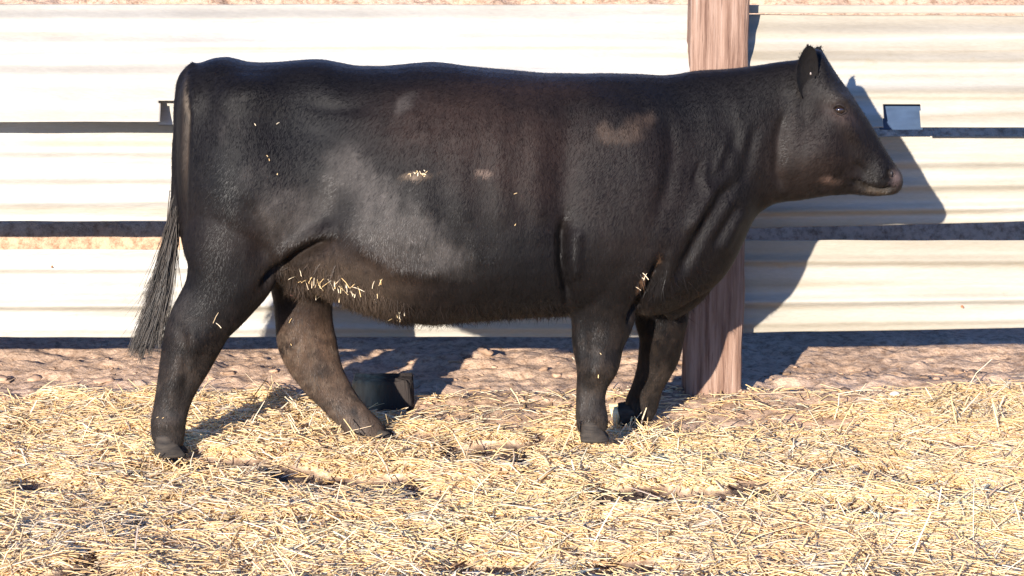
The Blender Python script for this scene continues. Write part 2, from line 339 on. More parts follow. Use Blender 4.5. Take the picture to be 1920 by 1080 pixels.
bm.faces.new(per[-1]); me = bpy.data.meshes.new('post'); bm.to_mesh(me); bm.free(); me.materials.append(WOOD)
po = bpy.data.objects.new('post', me); S.collection.objects.link(po); under(po, fence); me.polygons.foreach_set('use_smooth', np.ones(len(me.polygons), bool))
def bolt(u, v, r=.010, wash=.02):
    p = P(u, v, YF-.012); bm = bmesh.new()
    bmesh.ops.create_cone(bm, segments=20, radius1=wash, radius2=wash*.85, depth=.004, cap_ends=True, matrix=Matrix.Translation(Vector(p)) @ Matrix.Rotation(math.pi/2, 4, 'X'))
    bmesh.ops.create_cone(bm, segments=6, radius1=r, radius2=r*.9, depth=.012, cap_ends=True, matrix=Matrix.Translation(Vector(p)+Vector((0, -.008, 0))) @ Matrix.Rotation(math.pi/2, 4, 'X'))
    me = bpy.data.meshes.new('bolt'); bm.to_mesh(me); bm.free(); me.materials.append(RUST); o = bpy.data.objects.new('bolt', me); S.collection.objects.link(o); under(o, fence)
bolt(396, 88, .012, .018)
for (u, v) in ((1905, 210), (1792, 186), (1804, 575), (98, 500), (1880, 190)): bolt(u, v, .004, .006)

# ------------------------------------------------------------------ stub, stone
def stub():
    Yb = .32; a = P(655, 740, .56)[0]; b = P(776, 740, .56)[0]; yb = .56; z1 = P(700, 716, yb)[2]
    bm = bmesh.new(); kk, rings_ = 40, []
    for zi, (zf, rf) in enumerate([(0, 1.04), (.25, 1.0), (.5, .99), (.75, .98), (.93, .97), (1.0, .92), (1.02, .6), (.99, .25)]):
        rr_ = []
        for q in range(kk):
            a_ = 2*math.pi*q/kk; ca, sa = math.cos(a_), math.sin(a_); e_ = .62
            n_ = float(vnoise(np.array(ca*3.1+9), np.array(sa*3.1+zf*1.5+9), 71))-.5
            X_ = math.copysign(abs(ca)**e_, ca)*(b-a)/2*rf*(1+.10*n_); Y_ = math.copysign(abs(sa)**e_, sa)*.08*rf*(1+.1*n_)
            rr_.append(bm.verts.new(((a+b)/2+X_, yb+.08+Y_, -.06+zf*(z1+.06)+.016*n_*(zf > .9))))
        rings_.append(rr_)
    for q in range(len(rings_)-1):
        for w_ in range(kk): bm.faces.new((rings_[q][w_], rings_[q][(w_+1) % kk], rings_[q+1][(w_+1) % kk], rings_[q+1][w_]))
    bm.faces.new(rings_[-1])
    me = bpy.data.meshes.new('timber_stub'); bm.to_mesh(me); bm.free(); me.materials.append(STUB); at = me.color_attributes.new('leg_shade', 'FLOAT_COLOR', 'POINT')
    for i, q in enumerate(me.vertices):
        f = max(0, min(1, ((q.co.x-a)/(b-a)-.42+.2*(z1-q.co.z))*9)); at.data[i].color = (f, f, f, 1)  # right part painted dark as the leg's cast shadow, left stays green
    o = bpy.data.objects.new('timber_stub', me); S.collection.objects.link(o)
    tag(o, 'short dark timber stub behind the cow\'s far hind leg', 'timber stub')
stub()
def stone(u, v, r, label, seed):
    p = G(u, v); q = bv*(1+.5*(vnoise(bv[:, 0]*2+seed, bv[:, 1]*2+bv[:, 2]*1.5, seed)-.5)[:, None])*r*np.array([1.3, 1, .75])
    o = mesh('stone', q, bf, STONE); o.location = (p[0], p[1], float(gz(p[0], p[1]))+r*.4)
    tag(o, label, 'stone')
stone(1676, 758, .018, 'small pale stone on the bare dirt right of the fence post', 5)
#COW
# ------------------------------------------------------------------ cow
cow = empty('black_cow', (0, 0, 0)); tag(cow, 'black cow with brown-tinged dusty coat walking to the right through straw', 'cow')
def loft(rings, cap=True):
    V = np.concatenate(rings); k = len(rings[0]); Fs = []
    for i in range(len(rings)-1):
        for j in range(k): a = i*k+j; b = i*k+(j+1) % k; Fs.append((a, b, b+k, a+k))
    Fs.append(tuple(range(k))[::-1]); Fs.append(tuple(range((len(rings)-1)*k, len(rings)*k))); return V, Fs
def smoothstat(st, n):
    st = np.array(st, float); t = np.concatenate([[0], np.cumsum(np.maximum(np.abs(np.diff(st[:, 0])), 1e-3) if st.shape[1] == 6 else np.hypot(np.diff(st[:, 0]), np.diff(st[:, 1])))])
    tt = np.linspace(0, t[-1], n); out = np.zeros((n, st.shape[1]))
    m_ = np.gradient(st, t, axis=0)
    for i, q in enumerate(tt):
        k = min(max(np.searchsorted(t, q)-1, 0), len(t)-2); h = t[k+1]-t[k]; s_ = (q-t[k])/h
        out[i] = (2*s_**3-3*s_**2+1)*st[k]+(s_**3-2*s_**2+s_)*h*m_[k]+(-2*s_**3+3*s_**2)*st[k+1]+(s_**3-s_**2)*h*m_[k+1]
    return out
def vloft(st, n=60, k=40, e=.82):
    """stations u, top v, bottom v, half width, pear factor, Y centre"""
    rs = []
    for (u, vt, vb, hw, pr, yc) in smoothstat(st, n):
        a, b = P(u, vt, yc), P(u, vb, yc); x = (a[0]+b[0])/2; zc = (a[2]+b[2])/2; hz = (a[2]-b[2])/2; r = []
        for j in range(k):
            t = 2*math.pi*j/k; c, s_ = math.cos(t), math.sin(t)
            h = math.copysign(abs(c)**e, c); y = math.copysign(abs(s_)**e, s_)*max(hw, .004)*(1-pr*h)
            r.append((x, yc+y, zc+hz*h))
        rs.append(np.array(r))
    return loft(rs)
def ploft(st, n=40, k=24):
    """path stations u, v, Y, half thickness px (in picture plane), half depth m"""
    q = smoothstat(st, n); rs = []; c = np.array([P(a[0], a[1], a[2]) for a in q]); T = np.gradient(c, axis=0); T[:, 1] *= .3
    for i in range(n):
        t = T[i]/np.linalg.norm(T[i]); side = np.cross(t, [0, 1, 0]); side /= np.linalg.norm(side); y = np.cross(side, t)
        rp = q[i, 3]*(8+q[i, 2])/F*1.0
        rs.append(np.array([c[i]+side*math.cos(2*math.pi*j/k)*rp + y*math.sin(2*math.pi*j/k)*q[i, 4] for j in range(k)]))
    return loft(rs)
pieces = []
pieces.append(vloft([(333, 205, 400, .05, 0, 0), (340, 165, 455, .11, 0, 0), (354, 132, 500, .17, 0, 0), (385, 116, 530, .215, .03, 0), (425, 107, 545, .25, .0, 0), (470, 117, 535, .27, -.02, 0),
 (520, 117, 525, .272, .02, 0), (570, 112, 530, .275, .06, 0), (610, 112, 548, .29, .1, 0), (665, 123, 570, .32, .12, 0), (740, 122, 594, .345, .13, 0), (800, 117, 602, .358, .13, 0),
 (870, 123, 597, .362, .12, 0), (950, 131, 590, .36, .12, 0), (1020, 138, 587, .345, .12, 0), (1080, 139, 588, .325, .12, 0), (1140, 138, 590, .305, .12, 0), (1200, 139, 590, .29, .14, 0),
 (1250, 141, 582, .268, .16, 0), (1300, 132, 558, .235, .18, 0), (1350, 129, 526, .195, .18, 0), (1388, 126, 470, .165, .15, 0), (1412, 123, 415, .145, .1, 0), (1440, 119, 389, .128, .06, -.01), (1475, 114, 378, .112, 0, -.015), (1505, 112, 374, .098, 0, -.015)], n=120))
pieces.append(vloft([(1468, 150, 366, .075, .05, -.015), (1490, 118, 373, .095, 0, -.015), (1515, 98, 371, .105, .0, -.015), (1535, 93, 368, .108, -.02, -.015), (1552, 118, 366, .108, -.05, -.015), (1580, 158, 362, .10, -.05, -.015),
 (1610, 201, 358, .083, 0, -.015), (1638, 245, 359, .070, .05, -.015), (1656, 276, 363, .070, .1, -.015), (1672, 302, 365, .070, .05, -.015), (1683, 317, 361, .063, 0, -.015), (1690, 326, 352, .048, 0, -.015)], n=50, e=.86))
NH = [(455, 400, -.12, 105, .13), (440, 470, -.14, 100, .125), (432, 510, -.155, 88, .105), (410, 555, -.16, 72, .085), (379, 600, -.165, 62, .07), (361, 642, -.165, 57, .064), (345, 685, -.165, 49, .056), (333, 720, -.165, 41, .048), (323, 755, -.165, 36, .043), (317, 785, -.165, 35, .044), (315, 806, -.165, 35, .047), (316, 838, -.165, 29, .044)]
FH = [(545, 430, .12, 80, .12), (560, 500, .14, 64, .11), (568, 560, .15, 58, .085), (570, 605, .15, 56, .07), (578, 652, .15, 57, .062), (600, 702, .15, 47, .052), (635, 750, .15, 37, .043), (667, 786, .14, 33, .040), (690, 810, .14, 33, .043), (708, 832, .14, 28, .040)]
NF = [(1165, 380, -.16, 80, .12), (1155, 450, -.175, 82, .125), (1145, 510, -.18, 78, .11), (1138, 550, -.175, 70, .09), (1130, 600, -.165, 62, .07), (1121, 645, -.17, 51, .058), (1119, 684, -.17, 43, .055), (1110, 724, -.17, 31, .042), (1107, 760, -.17, 29, .038), (1109, 786, -.17, 32, .045), (1111, 808, -.17, 29, .043)]
FFt = [(1270, 430, .12, 75, .12), (1256, 520, .14, 62, .10), (1242, 575, .15, 54, .08), (1240, 606, .15, 52, .068), (1240, 634, .16, 44, .058), (1236, 664, .19, 41, .055), (1226, 696, .22, 35, .047), (1213, 728, .25, 31, .040), (1205, 752, .28, 33, .041), (1197, 768, .29, 34, .044), (1180, 776, .30, 24, .036)]
for q in (NH, FH, NF, FFt): pieces.append(ploft(q))
# brisket fold hanging between the forelegs, udder, throat
pieces.append(ploft([(1330, 400, 0, 60, .12), (1325, 460, 0, 55, .11), (1305, 505, 0, 48, .10), (1272, 545, 0, 46, .09), (1235, 570, 0, 40, .08)]))
pieces.append(ploft([(1560, 352, -.015, 14, .05), (1600, 353, -.015, 12, .048), (1640, 356, -.015, 12, .045), (1662, 357, -.015, 9, .035)]))
pieces.append(ploft([(560, 470, -.02, 50, .14), (568, 510, -.02, 50, .12), (572, 535, -.02, 38, .10), (574, 548, -.02, 20, .06)]))
# tail
TAIL = [(372, 126, -.02, 16, .035), (350, 145, -.04, 15, .03), (340, 185, -.06, 14, .026), (335, 250, -.08, 12, .024), (332, 330, -.09, 11, .022), (328, 400, -.09, 10, .02), (320, 455, -.07, 9, .018), (306, 515, -.06, 8, .016)]
pieces.append(ploft(TAIL))
# eye socket brow
Vall = []; Fall = []; off = 0
for V, Fs in pieces:
    Vall.append(V); Fall += [tuple(i+off for i in f) for f in Fs]; off += len(V)
tmp = mesh('tmp', np.concatenate(Vall), Fall)
bm = bmesh.new(); bm.from_mesh(tmp.data); bmesh.ops.recalc_face_normals(bm, faces=bm.faces[:]); bm.to_mesh(tmp.data); bm.free()
rm = tmp.modifiers.new('r', 'REMESH'); rm.mode = 'VOXEL'; rm.voxel_size = .0072; rm.use_smooth_shade = True
sm = tmp.modifiers.new('s', 'SMOOTH'); sm.factor = .5; sm.iterations = 14
bpy.context.view_layer.update()
ev = tmp.evaluated_get(bpy.context.evaluated_depsgraph_get()); body_me = bpy.data.meshes.new_from_object(ev)
bpy.data.objects.remove(tmp)
nv = len(body_me.vertices); co = np.zeros(nv*3, np.float32); body_me.vertices.foreach_get('co', co); co = co.reshape(-1, 3).astype(float)
def normals():
    body_me.vertices.foreach_set('co', co.astype(np.float32).ravel()); body_me.update()
    nn = np.zeros(nv*3, np.float32); body_me.vertex_normals.foreach_get('vector', nn); return nn.reshape(-1, 3).astype(float)
nn = normals(); U, Vp = proj(co); near = np.clip(-nn[:, 1]*1.6, 0, 1)*(co[:, 1] < .0); farm = np.clip(nn[:, 1]*1.6, 0, 1)*(co[:, 1] > 0)
def gauss(u, v, su, sv, ang=0):
    c, s_ = math.cos(R(ang)), math.sin(R(ang)); a = (U-u)*c+(Vp-v)*s_; b = -(U-u)*s_+(Vp-v)*c
    return np.exp(-.5*((a/su)**2+(b/sv)**2))
def polyd(pts, w, taper=True):
    d = np.full(nv, 1e9); tt = np.zeros(nv); pts = np.array(pts, float); n_ = len(pts)-1
    for i in range(n_):
        a, b = pts[i], pts[i+1]; ab = b-a; t = np.clip(((U-a[0])*ab[0]+(Vp-a[1])*ab[1])/(ab@ab), 0, 1)
        q = np.hypot(U-a[0]-t*ab[0], Vp-a[1]-t*ab[1]); k = q < d; d[k] = q[k]; tt[k] = (i+t[k])/n_
    m_ = np.exp(-.5*(d/w)**2)
    return m_*(np.clip(np.minimum(tt, 1-tt)*5, .15, 1) if taper else 1)
disp = np.zeros(nv) + -.012*polyd([(1475, 200), (1462, 260), (1458, 320), (1470, 365)], 8)
for (u, v, su, sv, an, a) in [
    (470, 175, 42, 22, 0, .022), (560, 235, 60, 45, 0, -.020), (440, 330, 60, 90, 0, .016), (390, 200, 22, 40, 0, -.010), (365, 180, 12, 22, 0, .012),  # hook bone, loin hollow, thigh
    (520, 400, 55, 45, 0, .014), (600, 400, 40, 50, 25, -.022), (720, 430, 90, 70, 10, .012), (640, 300, 60, 60, 0, -.010),
    (880, 330, 120, 110, 0, .008), (1060, 330, 22, 120, 4, -.014), (1165, 235, 60, 70, -20, .014), (1230, 330, 50, 60, 0, .010), (1150, 440, 60, 60, 10, .018),
    (1290, 270, 40, 60, 0, -.010), (1340, 380, 30, 50, 30, .016), (1400, 210, 40, 60, 0, .006), (1210, 160, 60, 18, 0, -.008), (1260, 470, 30, 50, 20, .008),
    (1572, 186, 18, 10, 35, .018), (1550, 290, 30, 34, 0, .014), (1500, 300, 32, 48, 0, .020), (1655, 335, 18, 16, 0, .008), (1600, 245, 34, 9, 55, .008), (1590, 290, 10, 30, -10, -.006), (1620, 270, 24, 18, 45, -.006), (1650, 330, 16, 16, 0, .008), (1540, 215, 12, 40, 30, -.006),
    (1610, 320, 20, 12, 0, -.006), (1460, 240, 22, 90, 5, -.010), (1118, 688, 24, 16, 0, .010), (1112, 735, 20, 12, 0, -.006), (1108, 782, 22, 9, 0, .007), (372, 640, 18, 22, 20, .010), (330, 700, 14, 40, 10, .006), (316, 790, 24, 10, 0, .008), (1095, 640, 10, 40, 0, -.006), (345, 620, 30, 22, 0, .004), (1500, 170, 14, 14, 0, .006),
    (1573, 205, 8, 6, 20, -.010)]:
    disp += a*gauss(u, v, su, sv, an)
for (pts, w, a) in [
    ([(625, 452), (590, 462), (550, 485), (515, 515), (485, 548)], 7, -.030), ([(640, 430), (590, 440), (545, 462), (505, 495)], 12, .014),
    ([(660, 440), (700, 475), (740, 505), (800, 510), (880, 500)], 10, .006),
    ([(1062, 400), (1056, 440), (1056, 490), (1064, 540), (1068, 580)], 7, -.026), ([(1082, 420), (1078, 470), (1080, 530)], 9, .010),
    ([(1245, 470), (1225, 530), (1200, 580), (1180, 625)], 9, -.030), ([(1390, 330), (1350, 370), (1320, 420), (1290, 480), (1262, 530)], 9, -.018), ([(1350, 330), (1315, 385), (1285, 440)], 9, .012),
    ([(1415, 230), (1408, 270), (1400, 310), (1392, 350)], 6, -.005), ([(1400, 240), (1388, 280), (1376, 330)], 7, .004), ([(1380, 250), (1366, 295), (1350, 330)], 6, -.004), ([(1362, 260), (1348, 300), (1335, 330)], 5, .006),
    ([(1430, 240), (1424, 290), (1415, 340)], 8, .005), ([(1330, 300), (1320, 330), (1325, 360)], 5, .006), ([(1318, 300), (1306, 325), (1300, 350)], 4, -.006),
    ([(1400, 390), (1375, 430), (1350, 480)], 8, .008), ([(1385, 380), (1360, 420), (1335, 465)], 6, -.008),
    ([(1684, 350), (1660, 353), (1632, 351), (1612, 344), (1590, 340)], 3.2, -.016), ([(1668, 343), (1650, 349), (1630, 345), (1612, 338)], 5, .004),
    ([(1664, 316), (1667, 328), (1674, 334)], 3.5, -.014), ([(1600, 300), (1618, 318), (1628, 335)], 4, -.004), ([(1585, 320), (1560, 345), (1530, 350)], 5, -.004),
    ([(357, 160), (350, 230), (348, 300), (345, 380), (345, 440)], 5, -.012), ([(560, 190), (640, 200), (700, 195)], 10, -.005),
    ([(800, 200), (790, 320), (810, 430)], 14, .004), ([(870, 200), (862, 330), (880, 440)], 14, .004), ([(940, 200), (935, 330), (950, 440)], 14, .004), ([(1010, 210), (1005, 330), (1015, 430)], 14, .004),
    ([(1100, 160), (1150, 170), (1200, 200), (1240, 250)], 14, -.005), ([(1250, 200), (1262, 280), (1250, 350), (1225, 420)], 10, -.008),
    ([(450, 360), (500, 430), (480, 500)], 12, -.007), ([(330, 600), (350, 640), (352, 700), (340, 770)], 6, -.004), ([(360, 600), (366, 650), (355, 720)], 6, .003), ([(1098, 700), (1096, 790)], 5, -.004)]:
    disp += a*polyd(pts, w)
disp *= 1.45*(1-.45*np.exp(-.5*(((U-1370)/55)**2+((Vp-290)/70)**2)))
co += nn*(disp*near)[:, None]
# fine irregularity everywhere
folds = vnoise(co[:, 0]*26+co[:, 2]*6, co[:, 2]*7, 84)-.5
co += nn*(folds*.010*np.exp(-.5*(((U-1375)/45)**2+((Vp-300)/75)**2))*near)[:, None]
big = vnoise(co[:, 0]*9+co[:, 1]*5, co[:, 2]*8, 81)-.5 + .5*(vnoise(co[:, 0]*22+co[:, 1]*9, co[:, 2]*16, 82)-.5)
co += nn*(.0042*big)[:, None]; nn = normals()
# coat colour: black with brown tinge, dried dust and mud of their own shape, plus a painted forehead highlight
def nz(s, sd, st=1.0):
    a_ = co[:, 0]*.83+co[:, 2]*.56+co[:, 1]*.5; b_ = -co[:, 0]*.56+co[:, 2]*.83
    return (.5*vnoise(a_*s+50, b_*s+50, sd)+.3*vnoise((a_*.6-b_*.8)*s*2.1+70, (a_*.8+b_*.6)*s*2.1+70, sd+1)+.2*vnoise(a_*s*4.3+90, b_*s*4.3+90, sd+2)-.5)*1.35+.5
fb = .45*nz(9, 91)+.25*nz(24, 92)+.30*vnoise(co[:, 0]*70+50, co[:, 2]*34, 93)
coat = np.repeat(np.array([[  .0034, .0026, .0025]]), nv, 0)
def blend(mask, c):
    global coat
    mask = np.clip(mask, 0, 1)[:, None]; coat = coat*(1-mask) + np.array(c)[None]*mask
side = np.clip(.35+(-nn[:, 1]), 0, 1)
BR = (.0135, .0080, .0062); DU = (.040, .0345, .031); MUD = (.042, .029, .021); TAN = (.24, .165, .11)
for g_ in (gauss(950, 270, 110, 55, 12), gauss(830, 230, 90, 40), .7*gauss(980, 165, 90, 16), gauss(1000, 330, 80, 60, 20)*.8, .6*gauss(680, 500, 90, 35, 20), gauss(570, 600, 45, 60)*.9, gauss(1200, 360, 90, 90)*.4, gauss(1540, 290, 50, 50)*.6, gauss(1470, 300, 30, 50)*.4, gauss(450, 420, 70, 60)*.4): blend(g_*(.4+fb*1.5), BR)
for g_ in (gauss(430, 340, 45, 60), gauss(1250, 190, 70, 40)*.8, gauss(590, 240, 60, 70)*.8, gauss(1020, 470, 70, 60)*.6, gauss(1150, 330, 90, 40)*.5, gauss(700, 150, 150, 14)*.5, gauss(430, 520, 60, 40)*.6): blend(g_*(.3+fb*1.2), (.0020, .0019, .0025))
th_ = lambda m_, lo, hi: np.clip((m_*(.10+1.8*fb)-lo)/(hi-lo), 0, 1)*(.6+.6*nz(75, 98))
blend(th_(gauss(545, 395, 45, 42), .25, .8)*.75, DU); blend(th_(gauss(700, 390, 75, 45, 35)+gauss(800, 455, 70, 30, 30)+.7*gauss(650, 320, 30, 40), .25, .85)*.85*side, DU)
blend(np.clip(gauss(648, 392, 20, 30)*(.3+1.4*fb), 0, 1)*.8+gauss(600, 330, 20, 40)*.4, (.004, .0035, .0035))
blend(th_(gauss(330, 560, 30, 60)+gauss(480, 330, 30, 30), .5, 1.1)*.3, DU)
blend(th_(gauss(760, 195, 22, 12, -40), .3, .8)*.55, DU); blend(th_(gauss(430, 240, 40, 30), .55, 1.1)*.4, DU)
blend(th_(gauss(1195, 234, 28, 15, -25)+.9*gauss(1130, 245, 10, 13)+.9*gauss(1165, 260, 30, 9), .3, 1.0)*.9, (.034, .023, .017))
blend(th_(gauss(790, 328, 26, 7, -5), .35, .75), (.10, .072, .05)); blend(th_(gauss(905, 325, 14, 6, 10), .35, .7), (.08, .055, .042))
blend(th_(gauss(1558, 336, 17, 8, 15), .3, .9)*.9, (.065, .040, .030)); blend(gauss(1681, 332, 6, 10)*.8, (.085, .06, .055)); blend(gauss(1562, 170, 12, 14, 30)*.5, (.014, .0125, .011)); blend(polyd([(1684, 349), (1660, 355), (1632, 353), (1612, 346), (1590, 340)], 2.6), (.0015, .0012, .001)); blend(.7*polyd([(1672, 360), (1645, 360), (1620, 355)], 3), (.04, .028, .018)); blend(gauss(1500, 260, 34, 60)*.5*(fb+.3), (.013, .0105, .009)); blend(th_(gauss(1640, 352, 34, 7, 5), .3, .8)*.25, (.04, .03, .022)); blend(gauss(1575, 212, 22, 12, 35)*.4, (.06, .04, .035)); blend(gauss(1560, 180, 22, 14, 35)*.3, DU)  # includes a forehead highlight painted into the coat; mouth crease darkened
blend(th_(gauss(1215, 520, 10, 40, 30)*(fb > .5), .4, .9)*.7, (.20, .11, .06))
# mud on the legs
legm = np.clip((Vp-560)/140, 0, 1)*(fb > .46)*.9*(np.abs(co[:, 1]) > .04)
blend(legm*np.where((U > 500) & (U < 760), .75, .45)*np.clip(nz(40, 95)*1.6-.3, 0, 1), MUD)
blend(np.clip((Vp-575)/60, 0, 1)*(U > 505)*(U < 760)*np.clip(nz(26, 96)*1.5-.1, 0, .9)*(co[:, 1] > .04), (.058, .035, .022))
blend(np.clip((Vp-590)/60, 0, 1)*(U > 505)*(U < 760)*np.clip(nz(45, 97)*5-2.7, 0, 1)*.7*(co[:, 1] > .04), (.075, .052, .036))
blend(np.clip((Vp-640)/150, 0, 1)*.55*(.3+fb)*(np.abs(co[:, 1]) > .04), (.036, .029, .024))
blend(gauss(347, 270, 4, 60)*.6*(co[:, 1] < 0)*(fb > .42), (.05, .036, .026)); blend(gauss(350, 200, 3, 30)*.4, (.14, .11, .08))
blend((gauss(600, 520, 60, 34)+.8*gauss(700, 550, 50, 34))*(.2+1.1*fb), (.034, .024, .017))
rgb = np.ones((nv, 4), np.float32); rgb[:, :3] = coat
at = body_me.color_attributes.new('coat', 'FLOAT_COLOR', 'POINT'); at.data.foreach_set('color', rgb.ravel())
body_me.materials.clear(); body_me.materials.append(COAT); body_me.name = 'body'
body_me.polygons.foreach_set('use_smooth', np.ones(len(body_me.polygons), bool))
body = bpy.data.objects.new('body', body_me); S.collection.objects.link(body); body.parent = cow

# short hair over the hide
body_me.calc_loop_triangles(); nt_ = len(body_me.loop_triangles); tri = np.zeros(nt_*3, np.int32); body_me.loop_triangles.foreach_get('vertices', tri); tri = tri.reshape(-1, 3)
A, B, C_ = co[tri[:, 0]], co[tri[:, 1]], co[tri[:, 2]]; area = np.linalg.norm(np.cross(B-A, C_-A), axis=1)/2
def hairs(N, length, width, lift, weight=None, flow=None, spreadv=.35, cmul=(.6, 1.6)):
    pw = area*(weight[tri[:, 0]] if weight is not None else 1); pw = pw/pw.sum(); ti = rng.choice(nt_, N, p=pw)
    r1, r2 = rng.uniform(0, 1, (2, N)); r1 = np.sqrt(r1); w0, w1, w2 = 1-r1, r1*(1-r2), r1*r2
    p = A[ti]*w0[:, None]+B[ti]*w1[:, None]+C_[ti]*w2[:, None]; nr = nn[tri[ti, 0]]
    fl = flow(p) if flow else np.tile(np.array([-.45, 0, -.9]), (N, 1)); fl = fl + rng.normal(0, spreadv, (N, 3))
    fl -= nr*(fl*nr).sum(1, keepdims=True); fl /= np.linalg.norm(fl, axis=1, keepdims=True)+1e-9
    sd = np.cross(fl, nr); Lh = length*rng.uniform(.5, 1.4, N); wd = width*rng.uniform(.6, 1.3, N)
    a = p - nr*.001 - sd*wd[:, None]*.5; b = p - nr*.001 + sd*wd[:, None]*.5; lf = lift*rng.uniform(.3, 1.6, N)
    c = p + fl*Lh[:, None] + nr*(Lh*lf)[:, None]
    V = np.stack([a, b, c], 1).reshape(-1, 3); Fq = np.arange(N*3).reshape(-1, 3)
    cc = coat[tri[ti, 0]]*rng.uniform(*cmul, (N, 1)); return V, Fq, np.repeat(cc, 3, 0)
def flow(p):
    u, v = proj(p); f = np.tile(np.array([-.45, 0, -.9]), (len(p), 1)); h = (u > 1450)
    f[h] = (-.75, 0, -.45); ft = (v < 200) & (u < 1450); f[ft] = (-.8, 0, -.55); lg = v > 600; f[lg] = (0, 0, -1)
    sw = vnoise(p[:, 0]*3, p[:, 2]*3, 99)-.5; f[:, 0] += sw*1.2; return f
V, Fq, cc = hairs(240000, .017, .0021, .16, flow=flow, spreadv=.22)
cl = vnoise(V[:, 0].astype(float)*38+50, V[:, 2].astype(float)*20+50, 101)*.6+vnoise(V[:, 0].astype(float)*90+50, V[:, 2].astype(float)*40+50, 102)*.4; cc = cc*(.45+1.15*cl)[:, None]
mesh('coat_hair', V, Fq, FUR, cow, smooth=False, cols={'coat': cc})
# belly / udder fringe and brisket fringe
wf = ((U > 520) & (U < 770) & (Vp > 490) & (Vp < 606) & (co[:, 1] < .05) & (nn[:, 2] < .1)).astype(float)*np.clip((Vp-500)/60, .2, 1)*(np.abs(co[:, 1]) < .3) + .06*((U > 1180) & (U < 1330) & (Vp > 500) & (Vp < 600) & (nn[:, 2] < 0)) + .2*((U > 780) & (U < 1060) & (Vp > 570))
V, Fq, cc = hairs(10000, .042, .0022, .4, weight=wf, flow=lambda p: np.tile(np.array([.1, 0, -1.]), (len(p), 1)), spreadv=.45, cmul=(.8, 2.2))
mesh('belly_fringe', V, Fq, FUR, cow, smooth=False, cols={'coat': cc})
# tail switch
N = 1500; t0 = rng.uniform(.62, 1.0, N); tl = smoothstat(TAIL, 60); idx = (t0*59).astype(int)
st = np.array([P(tl[i, 0]+rng.normal(0, 4), tl[i, 1]+rng.normal(0, 5), tl[i, 2]+rng.normal(0, .012)) for i in idx]); Vt = np.zeros((N, 7, 3)); Vn = []
CL = [(246, 662), (255, 655), (262, 668), (272, 640), (280, 660), (268, 610), (280, 585), (288, 630), (295, 560), (302, 600), (274, 560), (262, 632), (296, 650), (300, 540)]
for i in range(N):
    f = (t0[i]-.62)/.38; eu, ev_ = 288-30*f+rng.normal(0, 15), 560+80*f+rng.normal(0, 20)
    if rng.uniform() < .35: eu = rng.uniform(236, 285); ev_ = 655+rng.normal(0, 12)-.12*(eu-245)*(rng.uniform()*2)
    if rng.uniform() < .8: q_ = CL[rng.integers(0, len(CL))]; eu, ev_ = q_[0]+rng.normal(0, 3.5), q_[1]+rng.normal(0, 9)
    e = P(eu, ev_, -.06+rng.normal(0, .025)); mid = (st[i]+e)/2 + np.array([.022+rng.normal(0, .014), rng.normal(0, .012), -.004]); w_ = rng.uniform(.0010, .0022)
    for j in range(4):
        t = j/3; q = (1-t)**2*st[i]+2*t*(1-t)*mid+t*t*e; ww = w_*(1-.75*t); Vn += [q+np.array([ww, 0, ww*.3]), q-np.array([ww, 0, ww*.3])]
Vn = np.array(Vn); b8 = (np.arange(N)*8)[:, None]; Fq = np.concatenate([b8+np.array([2*j, 2*j+1, 2*j+3, 2*j+2]) for j in range(3)])
tc = np.repeat(np.array([[.012, .010, .0085]])*rng.uniform(.4, 4.5, (N, 1))**1.15, 8, 0)
mesh('tail_switch', Vn, Fq, FUR, cow, smooth=False, cols={'coat': tc})

# hooves: two claws each
def hoof(u, v, Y, length, width, height, tilt=0, mat=HOOF, label=None, nm='hoof'):
    c = P(u, v, Y); Vs = []; Fs = []; k = 16
    for s_ in (-1, 1):
        rings = []
        for (h, lf, lb, w_) in ((0, .62, -.42, 1), (.12, .62, -.44, 1.04), (.55, .40, -.40, .95), (1, .20, -.36, .84), (1.15, .10, -.30, .6)):
            r = []
            for j in range(k):
                a = 2*math.pi*j/k; ca, sa = math.cos(a), math.sin(a)
                xx = (lf if ca > 0 else -lb)*ca*length; yy = s_*width*.27*(1) + sa*width*.25*w_*(1-.35*max(0, ca)**2)
                zz = h*height; xr = xx*math.cos(tilt)-zz*math.sin(tilt); zr = xx*math.sin(tilt)+zz*math.cos(tilt)
                r.append((c[0]+xr, c[1]+yy, c[2]+zr))
            rings.append(np.array(r))
        V, F_ = loft(rings); o_ = sum(len(q) for q in Vs); Vs.append(V); Fs += [tuple(i+o_ for i in f) for f in F_]
    o = mesh(nm, np.concatenate(Vs), Fs, mat, cow)
    if label: o['label'] = label
hoof(316, 852, -.165, .11, .105, .075); hoof(716, 842, .14, .11, .10, .07, -.25)
hoof(1110, 824, -.17, .10, .105, .075)
hoof(1161, 777, .30, .09, .10, .06, -1.3); hoof(1146, 777, .30, .084, .095, .036, -1.3, PALEHOOF, 'pale tan sole of the lifted far forefoot', 'hoof_sole')
